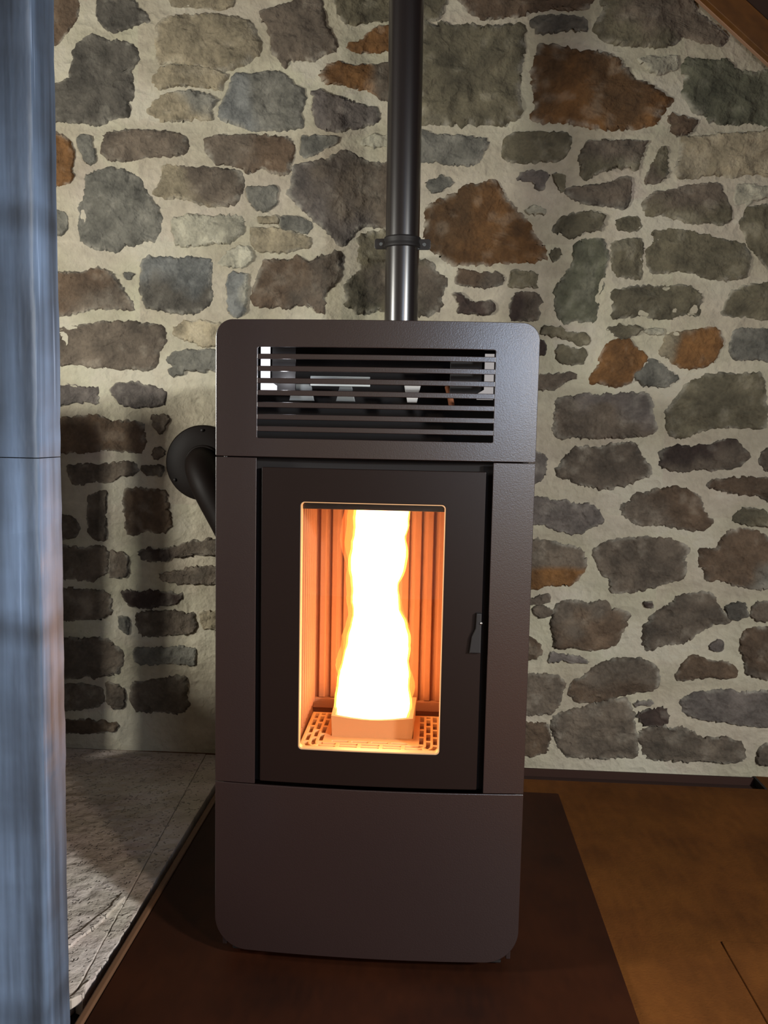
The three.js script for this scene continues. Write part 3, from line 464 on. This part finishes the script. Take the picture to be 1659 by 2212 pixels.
// ---------------------------------------------------------------- the stove
const FLAME = 1, FRONT = 0.941, BOW = 0.012, HW = 0.26;
const stove = thing('pellet_stove', 'dark grey steel pellet stove with slotted top panel and burning fire behind glass', 'stove', [0, 0.006, FRONT]);
const tess = new TessellateModifier(0.035, 8);
function bend(g, fine = true) {
  let q = g.index ? g.toNonIndexed() : g;
  if (fine) q = tess.modify(q);
  const p = q.attributes.position, n = q.attributes.normal;
  for (let i = 0; i < p.count; i++) {
    const x = p.getX(i), a = Math.atan(2 * BOW * x / (HW * HW)), c = Math.cos(a), s = Math.sin(a), nx = n.getX(i), nz = n.getZ(i);
    p.setXYZ(i, x, p.getY(i) - 0.006, p.getZ(i) - BOW * (x / HW) ** 2);
    n.setXYZ(i, nx * c + nz * s, n.getY(i), nz * c - nx * s);
  }
  return uvPlanar(q);
}
{
  const TH = 0.004;
  const panel = (x0, x1, y0, y1, r, hole) => { const s = new THREE.Shape(); rectPath(s, x0, x1, y0, y1, r); if (hole) { const h = new THREE.Path(); rectPath(h, ...hole); s.holes.push(h); } return bend(plate(s, TH, 0.0008).translate(0, 0, -TH)); };
  // slotted top panel
  const top = mesh('top_panel', panel(-HW, HW, 0.8785, 1.0986, [0.0015, 0.0015, 0.028, 0.028], [-0.1905, 0.1905, 0.909, 1.055, 0.0025]), M.steel, stove);
  for (let i = 0; i < 7; i++) {
    const y1 = 1.055 - 0.0108 - i * 0.01931, y0 = y1 - 0.0085;
    const g = new RoundedBoxGeometry(0.382, 0.0085, TH, 2, 0.0009).translate(0, (y0 + y1) / 2, -TH / 2);
    mesh('slat', bend(g), M.steel, top);
  }
  mesh('side_strip', panel(-HW, -0.1912, 0.3275, 0.8768, 0.001), M.steel, stove);
  mesh('side_strip', panel(0.1925, HW, 0.3275, 0.8768, 0.001), M.steel, stove);
  mesh('lower_panel', panel(-HW, HW, 0.03, 0.326, [0.056, 0.056, 0.0012, 0.0012]), M.steel, stove);
  // casing behind the front
  const by = -0.006;
  const sidePanel = (s) => mesh('side_panel', box(s * 0.245 - 0.004, s * 0.245 + 0.004, 0.03 + by, 1.08 + by, -0.6, -0.02, 0.002), M.steel, stove);
  sidePanel(-1); sidePanel(1);
  mesh('back_panel', box(-0.245, 0.245, 0.03 + by, 1.075 + by, -0.603, -0.598), M.black, stove);
  mesh('top_plate', box(-0.243, 0.243, 1.078 + by, 1.083 + by, -0.6, -0.02, 0.002), M.steel, stove);
  mesh('base_plate', box(-0.235, 0.235, 0.012 + by, 0.036 + by, -0.595, -0.035, 0.003), M.black, stove);
  for (const x of [-0.19, 0.19]) for (const z of [-0.54, -0.09]) mesh('foot', new THREE.CylinderGeometry(0.016, 0.019, 0.014, 20).translate(x, 0.007, z), M.black, stove);
  // dark carcass behind door and grille, with the openings of the two chambers
  const fs = new THREE.Shape(); rectPath(fs, -0.24, 0.24, 0.325, 0.9, 0); const fh = new THREE.Path(); rectPath(fh, -0.128, 0.128, 0.365, 0.83, 0.006); fs.holes.push(fh);
  mesh('door_frame', plate(fs, 0.004).translate(0, by, -0.034), M.gap, stove);
  // upper chamber
  const grille = mesh('grille_box', mergeGeometries([box(-0.235, 0.235, 0.88, 1.07, -0.14, -0.136), box(-0.235, 0.235, 0.878, 0.882, -0.14, -0.03)].map((g) => g.translate(0, by, 0))), M.gap, stove);
  const corner = (s, m) => { const g = new THREE.Shape(); g.moveTo(0, 0); g.lineTo(s * 0.0145, 0); g.lineTo(s * 0.0145, 0.0735); g.lineTo(s * -0.0005, 0.0735); g.lineTo(s * -0.0005, 0.016); g.lineTo(s * -0.012, 0.009); g.lineTo(s * -0.012, 0); g.closePath(); return mesh('added_glow_strip', new THREE.ExtrudeGeometry(g, { depth: 0.003, bevelEnabled: false }), m, grille); };  // glowing corner pieces added for bright patches, not real light fittings
  const ls = corner(-1, M.addedGlow); ls.position.set(-0.176, 0.986 + by, -0.036); ls.userData.label = 'added white glowing strip standing in for a bright patch';
  const rs = corner(1, M.addedPaleGlow); rs.position.set(0.176, 0.978 + by, -0.036); rs.userData.label = 'added pale glowing strip standing in for a bright patch';
  mesh('inner_plate', box(-0.175, -0.135, 0.985, 1.06, -0.052, -0.048, 0.001).translate(0, by, 0), M.black, grille);
  mesh('label_plate', box(-0.112, -0.012, 0.997, 1.0135, -0.062, -0.058, 0.001).translate(0, by, 0), new THREE.MeshStandardMaterial({ color: new THREE.Color(0.5, 0.54, 0.54), roughness: 0.5 }), grille);
  const trap = (name, x, w0, w1, y0, y1, z, m) => { const g = new THREE.Shape(); g.moveTo(x - w0 / 2, y0); g.lineTo(x + w0 / 2, y0); g.lineTo(x + w1 / 2, y1); g.lineTo(x - w1 / 2, y1); g.closePath(); mesh(name, new THREE.ExtrudeGeometry(g, { depth: 0.004, bevelEnabled: true, bevelThickness: 0.001, bevelSize: 0.001, bevelSegments: 2 }).translate(0, by, z), m, grille); };
  trap('plug', 0.0585, 0.014, 0.025, 0.973, 0.999, -0.062, M.enamel);
  trap('bracket', -0.127, 0.04, 0.03, 0.973, 0.999, -0.066, M.greyMetal);
  trap('bracket', -0.053, 0.03, 0.018, 0.973, 0.999, -0.066, M.greyMetal);
  mesh('cable', new THREE.TubeGeometry(new THREE.CatmullRomCurve3([new THREE.Vector3(0.117, 1.0, -0.07), new THREE.Vector3(0.121, 0.985, -0.062), new THREE.Vector3(0.125, 0.965, -0.06)]), 12, 0.005, 8).translate(0, by, 0), M.rust, grille);
  mesh('side_bracket', box(0.12, 0.172, 0.985, 1.044, -0.05, -0.046, 0.001).translate(0, by, 0), M.black, grille);
  const addedFill = new THREE.PointLight(new THREE.Color(0.92, 0.94, 1), 0.006, 1); addedFill.position.set(-0.15, 1.0, -0.024); addedFill.castShadow = true; addedFill.shadow.radius = 0.3; stove.add(addedFill);  // added fill light, brightens the parts in the upper chamber

  // the door
  const ds = new THREE.Shape(); rectPath(ds, -0.1832, 0.1818, 0.3315, 0.8615, 0.002);
  const dh = new THREE.Path(); rectPath(dh, -0.1178, 0.1182, 0.3905, 0.8068, 0.0065); ds.holes.push(dh);
  const door = mesh('door', bend(plate(ds, 0.013, 0.001).translate(0, 0, -0.017)), M.doorSteel, stove);
  const gs = new THREE.Shape(); rectPath(gs, -0.124, 0.124, 0.384, 0.813, 0.006);
  const pane = new THREE.ShapeGeometry(gs);
  mesh('door_glass', bend(pane.translate(0, 0, -0.0185)), M.glass, door);
  const ts = new THREE.Shape(); rectPath(ts, -0.1178, 0.1182, 0.3905, 0.8068, 0.0065); const th = new THREE.Path(); rectPath(th, -0.1162, 0.1166, 0.3928, 0.8054, 0.006); ts.holes.push(th);
  mesh('window_trim', bend(plate(ts, 0.013).translate(0, 0, -0.0172)), M.trim = new THREE.MeshStandardMaterial({ color: new THREE.Color(0.7, 0.4, 0.2), roughness: 0.45, metalness: 0.3 }), door);
  const hs = new THREE.Shape(); hs.moveTo(0.163, 0.566); hs.lineTo(0.181, 0.566); hs.lineTo(0.181, 0.632); hs.lineTo(0.173, 0.632); hs.lineTo(0.172, 0.606); hs.lineTo(0.166, 0.592); hs.closePath();
  const handle = mesh('door_handle', plate(hs, 0.009, 0.0015).translate(0, by, -0.0095), M.black, door);
  mesh('pin', new THREE.SphereGeometry(0.0022, 12, 8).translate(0.1805, 0.6165 + by, 0.0005), new THREE.MeshStandardMaterial({ color: 0xc8c4bc, metalness: 0.9, roughness: 0.25 }), door);

  // the firebox
  const FX = 0.127, Z0 = -0.032, Z1 = -0.252, Y0 = 0.372, Y1 = 0.85;
  const fire = mesh('firebox', mergeGeometries([box(-FX - 0.004, -FX, Y0, Y1, Z1, Z0), box(FX, FX + 0.004, Y0, Y1, Z1, Z0), box(-FX, FX, Y0, Y1, Z1 - 0.004, Z1), box(-FX, FX, Y0 - 0.01, Y0, Z1, -0.02), box(-FX, FX, Y1, Y1 + 0.004, Z1, Z0)].map((g) => g.translate(0, by, 0))), M.castIron, stove);
  const rib = (x, w) => mesh('rib', box(x - w / 2, x + w / 2, 0.404 + by, 0.835 + by, Z1, Z1 + 0.009, 0.0025), M.castIron, fire);
  for (let i = -5; i <= 5; i++) rib(i * 0.0228 + 0.004, 0.0125);
  mesh('back_rail', box(-FX, FX, 0.384 + by, 0.404 + by, Z1, Z1 + 0.012, 0.002), M.castIron, fire);
  for (const s of [-1, 1]) for (let i = 0; i < 8; i++) { const z = -0.05 - i * 0.0235; mesh('rib', box(s * FX - 0.007, s * FX + 0.007, 0.404 + by, 0.835 + by, z - 0.0065, z + 0.0065, 0.0025), M.castIron, fire); }
  mesh('baffle', box(-0.126, 0.126, 0.7935 + by, 0.806 + by, -0.215, -0.026, 0.002), M.doorSteel, stove);
  // grate: a U of slots round the burn pot
  const gx = 0.1215, gz0 = -0.018, R = 0.04;   // drawn with y = depth behind the front
  const U = (d) => { const p = [], r = Math.max(0.004, R - d); const L = gx - d; const add = (x, y) => p.push([x, y]); add(-L, 0.212); add(-L, -gz0 + R); for (let i = 0; i <= 12; i++) { const a = Math.PI + (i / 12) * Math.PI / 2; add(-L + r + r * Math.cos(a), -gz0 + d + r + r * Math.sin(a)); } for (let i = 0; i <= 12; i++) { const a = Math.PI * 1.5 + (i / 12) * Math.PI / 2; add(L - r + r * Math.cos(a), -gz0 + d + r + r * Math.sin(a)); } add(L, 0.212); return p; };
  const grate = new THREE.Shape(); { const o = U(0); o.forEach((q, i) => (i ? grate.lineTo(...q) : grate.moveTo(...q))); grate.lineTo(0.073, 0.212); grate.lineTo(0.073, 0.09); grate.lineTo(-0.073, 0.09); grate.lineTo(-0.073, 0.212); grate.closePath(); }
  const along = (p, s) => { let acc = 0; for (let i = 0; i < p.length - 1; i++) { const dx = p[i + 1][0] - p[i][0], dy = p[i + 1][1] - p[i][1], l = Math.hypot(dx, dy); if (acc + l >= s || i === p.length - 2) { const t = (s - acc) / (l || 1e-9); return [p[i][0] + dx * t, p[i][1] + dy * t, -dy / (l || 1e-9), dx / (l || 1e-9)]; } acc += l; } };
  const length = (p) => p.slice(1).reduce((a, q, i) => a + Math.hypot(q[0] - p[i][0], q[1] - p[i][1]), 0);
  [[0.0095, 0.037], [0.0215, 0.037], [0.0335, 0.037]].forEach(([d, step], row) => {
    const p = U(d), L = length(p), n = Math.round(L / step), off = row % 2 ? 0.5 : 0;
    for (let i = 0; i < n + (off ? 1 : 0); i++) {
      const s0 = Math.max(0.006, (i - off) * L / n + 0.0035), s1 = Math.min(L - 0.006, (i + 1 - off) * L / n - 0.0035); if (s1 - s0 < 0.006) continue;
      const h = new THREE.Path(), A = [], B = [];
      for (let k = 0; k <= 8; k++) { const q = along(p, lerp(s0, s1, k / 8)); A.push([q[0] + q[2] * 0.0036, q[1] + q[3] * 0.0036]); B.push([q[0] - q[2] * 0.0036, q[1] - q[3] * 0.0036]); }
      [...A, ...B.reverse()].forEach((q, k) => (k ? h.lineTo(...q) : h.moveTo(...q))); h.closePath(); grate.holes.push(h);
    }
  });
  for (let i = 0; i < 4; i++) { const h = new THREE.Path(), x0 = -0.068 + i * 0.0345; rectPath(h, x0, x0 + 0.029, -gz0 + 0.0425, -gz0 + 0.0485, 0.002); grate.holes.push(h); }
  mesh('grate', new THREE.ExtrudeGeometry(grate, { depth: 0.005, bevelEnabled: true, bevelThickness: 0.001, bevelSize: 0.0008, bevelOffset: -0.0008, bevelSegments: 2, curveSegments: 8 }).rotateX(-Math.PI / 2).translate(0, 0.3795 + by, 0), M.grate, stove);
  // burn pot: a tapered open tray
  const prof = [[-0.07, -0.088], [0.07, -0.088], [0.074, -0.205], [-0.074, -0.205]], bp = [], bi = [];
  const lvl = [[1, 0.376], [1.03, 0.423], [0.93, 0.423], [0.88, 0.388]];
  lvl.forEach(([k, y]) => { const n = 8; for (let e = 0; e < 4; e++) for (let j = 0; j < n; j++) { const a = prof[e], b = prof[(e + 1) % 4], x = lerp(a[0], b[0], j / n), z = lerp(a[1], b[1], j / n); bp.push(x * k, y - (y > 0.4 && e === 0 ? 0.006 * Math.sin(Math.PI * j / n) : 0) + by, -0.1465 + (z + 0.1465) * k); } });
  for (let r = 0; r < 3; r++) for (let i = 0; i < 32; i++) { const a = r * 32 + i, b = r * 32 + (i + 1) % 32; bi.push(a, b, a + 32, b, b + 32, a + 32); }
  bp.push(0, 0.388 + by, -0.1465); for (let i = 0; i < 32; i++) bi.push(96 + i, 96 + (i + 1) % 32, 128);
  let pg = new THREE.BufferGeometry(); pg.setAttribute('position', new THREE.Float32BufferAttribute(bp, 3)); pg.setIndex(bi); pg = toCreasedNormals(pg.toNonIndexed(), 0.6);
  mesh('burn_pot', uvPlanar(pg), new THREE.MeshStandardMaterial({ color: new THREE.Color(0.3, 0.14, 0.06), roughness: 0.6, emissive: new THREE.Color(0.42, 0.13, 0.03), emissiveIntensity: 0.8 }), stove);   // firelight on the pot put in as emission, the flame barely reaches it
}

// ---------------------------------------------------------------- the fire
{
  const f = thing('flame', 'bright white and yellow flame rising from the burn pot behind the stove glass', 'fire', [0, 0.418, 0.8]);
  // heights above the pot, middle and half width of the burning column
  const rows = [[-0.012, -0.004, 0.06], [0.01, -0.002, 0.063], [0.04, -0.001, 0.0615], [0.07, 0.0, 0.06], [0.1, 0.0005, 0.056], [0.13, 0.004, 0.0505], [0.16, 0.003, 0.045], [0.195, -0.001, 0.04], [0.23, -0.001, 0.0385], [0.265, 0.002, 0.042], [0.3, 0.004, 0.0445], [0.34, 0.009, 0.0445], [0.372, 0.012, 0.0435]];
  const shell = (grow, rag, id, extra = () => [0, 0]) => {
    const n = 36, P = [], I = [], m = 60;
    const at = (h) => { let k = 0; while (k < rows.length - 2 && rows[k + 1][0] < h) k++; const a = rows[k], b = rows[k + 1], t = fade(Math.min(1, Math.max(0, (h - a[0]) / (b[0] - a[0])))); return [lerp(a[1], b[1], t), lerp(a[2], b[2], t)]; };
    for (let j = 0; j <= m; j++) {
      const h = lerp(rows[0][0], 0.372, j / m), [c, w] = at(h), [ex, ew] = extra(h);
      for (let i = 0; i < n; i++) {
        const a = (i / n) * 2 * Math.PI, cs = Math.cos(a), sn = Math.sin(a), r = w + grow + ew + rag * fbm(cs * 1.6 + 5, h * 22 + sn * 0.6, id, 4);
        P.push(c + ex + cs * r, h, sn * r * 0.72);
      }
    }
    for (let j = 0; j < m; j++) for (let i = 0; i < n; i++) { const a = j * n + i, b = j * n + (i + 1) % n; I.push(a, a + n, b, b, a + n, b + n); }
    P.push(rows[0][1], rows[0][0], 0); for (let i = 0; i < n; i++) I.push(i, (i + 1) % n, (m + 1) * n);
    P.push(0.012, 0.372, 0); for (let i = 0; i < n; i++) I.push(m * n + (i + 1) % n, m * n + i, (m + 1) * n + 1);
    const g = new THREE.BufferGeometry(); g.setAttribute('position', new THREE.Float32BufferAttribute(P, 3)); g.setIndex(I); g.computeVertexNormals(); return uvPlanar(g);
  };
  const glow = (r, g, b, k, opacity) => new THREE.MeshStandardMaterial({ color: 0x000000, emissive: new THREE.Color(r, g, b), emissiveIntensity: k * FLAME, roughness: 1, transparent: opacity < 1, opacity, depthWrite: opacity >= 1, side: THREE.DoubleSide });
  mesh('flame_core', shell(0.003, 0.01, 4), glow(1.0, 0.58, 0.33, 11, 1), f);
  mesh('flame_mantle', shell(0.0065, 0.0135, 4), glow(1.0, 0.6, 0.06, 6, 0.2), f).userData.label = 'yellow mantle of the flame';
  mesh('flame_mantle', shell(0.008, 0.014, 6, (h) => [-0.006 * smooth(0.16, 0.3, h), 0.004 * smooth(0.16, 0.34, h)]), glow(1.0, 0.3, 0.03, 3, 0.16), f).userData.label = 'orange mantle of the flame';
  mesh('flame_mantle', shell(0.005, 0.01, 9, (h) => [-0.018 * smooth(0.2, 0.35, h), 0.008 * smooth(0.2, 0.36, h)]), glow(1.0, 0.16, 0.02, 3, 0.14), f).userData.label = 'orange red wisp of the flame';
  for (const [y, k] of [[0.02, 0.075 * 2.5], [0.15, 0.075], [0.28, 0.075 * 0.6]]) {
    const l = new THREE.PointLight(new THREE.Color(1.0, 0.4, 0.09), k, 4); l.position.set(0, y, 0.0); l.castShadow = true; l.shadow.radius = 1.5; f.add(l);
  }
}

// ---------------------------------------------------------------- flue pipe behind the stove
{
  const t = thing('flue_pipe', 'glossy black flue pipe rising behind the stove with a wall clamp', 'pipe', [0.0145, 0.22, 0.2]);
  t.rotation.x = 0.028; t.rotation.z = 0.0035;
  const R = 0.0405;
  mesh('pipe', new THREE.CylinderGeometry(R, R, 2.42, 64).translate(0, 1.25, 0), M.pipe, t);
  mesh('cap', new THREE.LatheGeometry([[0.0001, 0], [0.046, 0], [0.048, 0.004], [0.048, 0.06], [0.0415, 0.064]].map((q) => new THREE.Vector2(...q)), 48), M.black, t);
  mesh('stub', new THREE.CylinderGeometry(R, R, 0.09, 40).rotateX(Math.PI / 2).translate(0, 0.2, 0.078), M.pipe, t);
  // clamp: two beaded rings with drilled lugs and a rod to the wall
  const y = 1.157, c = mesh('clamp', new THREE.LatheGeometry([[R, -0.013], [R + 0.003, -0.012], [R + 0.0045, -0.008], [R + 0.0018, -0.003], [R + 0.0018, 0.003], [R + 0.0045, 0.008], [R + 0.003, 0.012], [R, 0.013]].map((q) => new THREE.Vector2(...q)), 64).translate(0, y, 0), M.black, t);
  for (const s of [-1, 1]) {
    const l = new THREE.Shape(); rectPath(l, 0, 0.028, -0.0125, 0.0125, [0, 0.006, 0.006, 0]); const h = new THREE.Path(); h.absarc(0.0135, 0, 0.0042, 0, Math.PI * 2, true); l.holes.push(h);
    const g = plate(l, 0.003, 0.0006); if (s < 0) g.rotateY(Math.PI).translate(0, 0, 0.003);
    const lug = mesh('lug', g, M.pipe, c); lug.position.set(s * (R - 0.001), y - (s > 0 ? 0.004 : 0), s > 0 ? 0.004 : -0.012);
    const b = mesh('screw', new THREE.CylinderGeometry(0.0055, 0.0055, 0.012, 6).rotateX(Math.PI / 2), M.greyMetal, c); b.position.set(s * (R + 0.0125), y - (s > 0 ? 0.004 : 0), s > 0 ? 0.0 : -0.016);
  }
  mesh('rod', new THREE.CylinderGeometry(0.004, 0.004, 0.2, 12).rotateX(Math.PI / 2).translate(0, y, -0.14), M.greyMetal, c);
}

// ---------------------------------------------------------------- air duct with a round wall rosette
{
  const t = thing('air_duct', 'black round wall rosette with a bent duct leading behind the stove', 'duct', [-0.537, 0.831, 0]);
  mesh('rosette', new THREE.LatheGeometry([[0.0001, 0.02], [0.05, 0.02], [0.075, 0.018], [0.1, 0.011], [0.1035, 0.008], [0.1045, 0.004], [0.1045, -0.012]].map((q) => new THREE.Vector2(...q)), 72).rotateX(Math.PI / 2), M.duct = new THREE.MeshPhysicalMaterial({ color: new THREE.Color(0.008, 0.005, 0.004), roughness: 0.55, specularIntensity: 0.3 }), t);
  const c = new THREE.CatmullRomCurve3([[0.004, 0, 0.012], [0.006, -0.004, 0.05], [0.03, -0.05, 0.085], [0.085, -0.145, 0.1], [0.15, -0.25, 0.12], [0.22, -0.355, 0.14], [0.29, -0.41, 0.18], [0.325, -0.425, 0.25], [0.33, -0.425, 0.334]].map((q) => new THREE.Vector3(...q)));
  mesh('duct_pipe', new THREE.TubeGeometry(c, 90, 0.043, 36), M.duct, t);
  mesh('duct_collar', new THREE.TorusGeometry(0.046, 0.004, 10, 48).translate(0.004, 0, 0.024), M.duct, t);
  for (const a of [1.57, 3.7, 5.8]) mesh('screw', new THREE.SphereGeometry(0.0045, 12, 8).scale(1, 1, 0.6).translate(0.09 * Math.cos(a), 0.09 * Math.sin(a), 0.0165), M.black, t);
}

// ---------------------------------------------------------------- painted post at the left
{
  const W = 512, H = 1024, cv = document.createElement('canvas'); cv.width = W; cv.height = H;
  const cx = cv.getContext('2d'), im = cx.createImageData(W, H);
  for (let j = 0; j < H; j++) for (let i = 0; i < W; i++) {
    const u = i / W, v = j / H, s = fbm(u * 26, v * 5, 101, 5), b = fbm(u * 5, v * 26, 105, 4), st = fbm(u * 90, v * 7, 111, 3), big = fbm(u * 4, v * 6, 121, 3);
    const ring = smooth(0.02, 0.0, Math.abs(v - 0.515 - 0.012 * b)) * 0.22 + smooth(0.016, 0, Math.abs(v - 0.2 - 0.01 * b)) * 0.16 + smooth(0.02, 0, Math.abs(v - 0.83)) * 0.14;
    let k = 0.8 + 0.36 * s + 0.16 * b + 0.16 * st + 0.42 * big - ring - 0.18 * smooth(0.3, 0.0, v); const w = 0.5 * smooth(0.42, 0.6, st + 0.4 * s);
    k = Math.max(0.2, k); const o = (j * W + i) * 4;
    im.data[o] = 255 * Math.min(1, 0.4 * k + 0.3 * w); im.data[o + 1] = 255 * Math.min(1, 0.48 * k + 0.3 * w); im.data[o + 2] = 255 * Math.min(1, 0.59 * k + 0.32 * w); im.data[o + 3] = 255;
  }
  cx.putImageData(im, 0, 0);
  const map = new THREE.CanvasTexture(cv); map.colorSpace = THREE.SRGBColorSpace; map.wrapS = map.wrapT = THREE.RepeatWrapping;
  map.repeat.set(2.2, 0.7);
  M.post = new THREE.MeshPhysicalMaterial({ map, color: new THREE.Color(1.0, 1.0, 1.0), roughness: 0.55, bumpMap: repeatOf(roughMap, 3, 1), bumpScale: 0.002 });
  const t = thing('wooden_post', 'weathered blue grey painted wooden post standing close at the left edge', 'post', [-0.392, 0, 1.4]);
  // the post stands in two lengths with a joint, each with an eased, slightly chipped edge
  const part = (y0, y1, id) => {
    const n = Math.ceil((y1 - y0) / 0.02), q = new THREE.BufferGeometry(), P = [], I = [];
    const prof = new THREE.Shape(); rectPath(prof, -0.06, 0.06, -0.062, 0.0, 0.005); const pts = prof.getPoints(5);
    for (let j = 0; j <= n; j++) { const y = lerp(y0, y1, j / n); for (let i = 0; i < pts.length - 1; i++) { const p = pts[i], d = 0.0016 * fbm(p.x * 30 + p.y * 50, y * 22, id, 3) + 0.0011 * fbm(p.x * 8, y * 60, id + 4, 2); const l = Math.hypot(p.x, p.y + 0.03) || 1; P.push(p.x + d * p.x / l, y, p.y + d * (p.y + 0.03) / l); } }
    const m = pts.length - 1; for (let j = 0; j < n; j++) for (let i = 0; i < m; i++) { const a = j * m + i, b = j * m + (i + 1) % m; I.push(a, a + m, b, b, a + m, b + m); }
    q.setAttribute('position', new THREE.Float32BufferAttribute(P, 3)); q.setIndex(I);
    const uv = []; for (let k = 0; k < P.length; k += 3) uv.push(P[k] - P[k + 2] + 0.3, P[k + 1]); q.setAttribute('uv', new THREE.Float32BufferAttribute(uv, 2));
    return toCreasedNormals(q, 0.7);
  };
  mesh('post_length', part(0, 0.8845, 7), M.post, t);
  mesh('post_length', part(0.8855, 2.35, 9), M.post, t);
}

// ---------------------------------------------------------------- rafter along the gable, top right
{
  const t = thing('wooden_rafter', 'brown wooden rafter board running diagonally across the top right corner', 'beam', [ROOF_X, ROOF_Y, 0.012]);
  M.rafter = new THREE.MeshStandardMaterial({ color: new THREE.Color(0.2, 0.08, 0.014), map: repeatOf(floorMap, 0.7, 4), roughness: 0.6 });
  const b = mesh('rafter_board', uvPlanar(box(-0.9, 0.7, -0.064, -0.0005, 0.012, 0.034, 0.002)), M.rafter, t); b.rotation.z = -SLOPE;
  const e = mesh('edge_batten', uvPlanar(box(-0.9, 0.7, -0.0655, -0.0005, 0.0, 0.014, 0.002)), new THREE.MeshStandardMaterial({ color: new THREE.Color(0.3, 0.17, 0.1), roughness: 0.8 }), t); e.rotation.z = -SLOPE; e.userData.label = 'paler batten along the lower edge';
}

scene.traverse((o) => { if (o.isLight && !o.isRectAreaLight) o.castShadow = true; });
renderer.render(scene, camera);
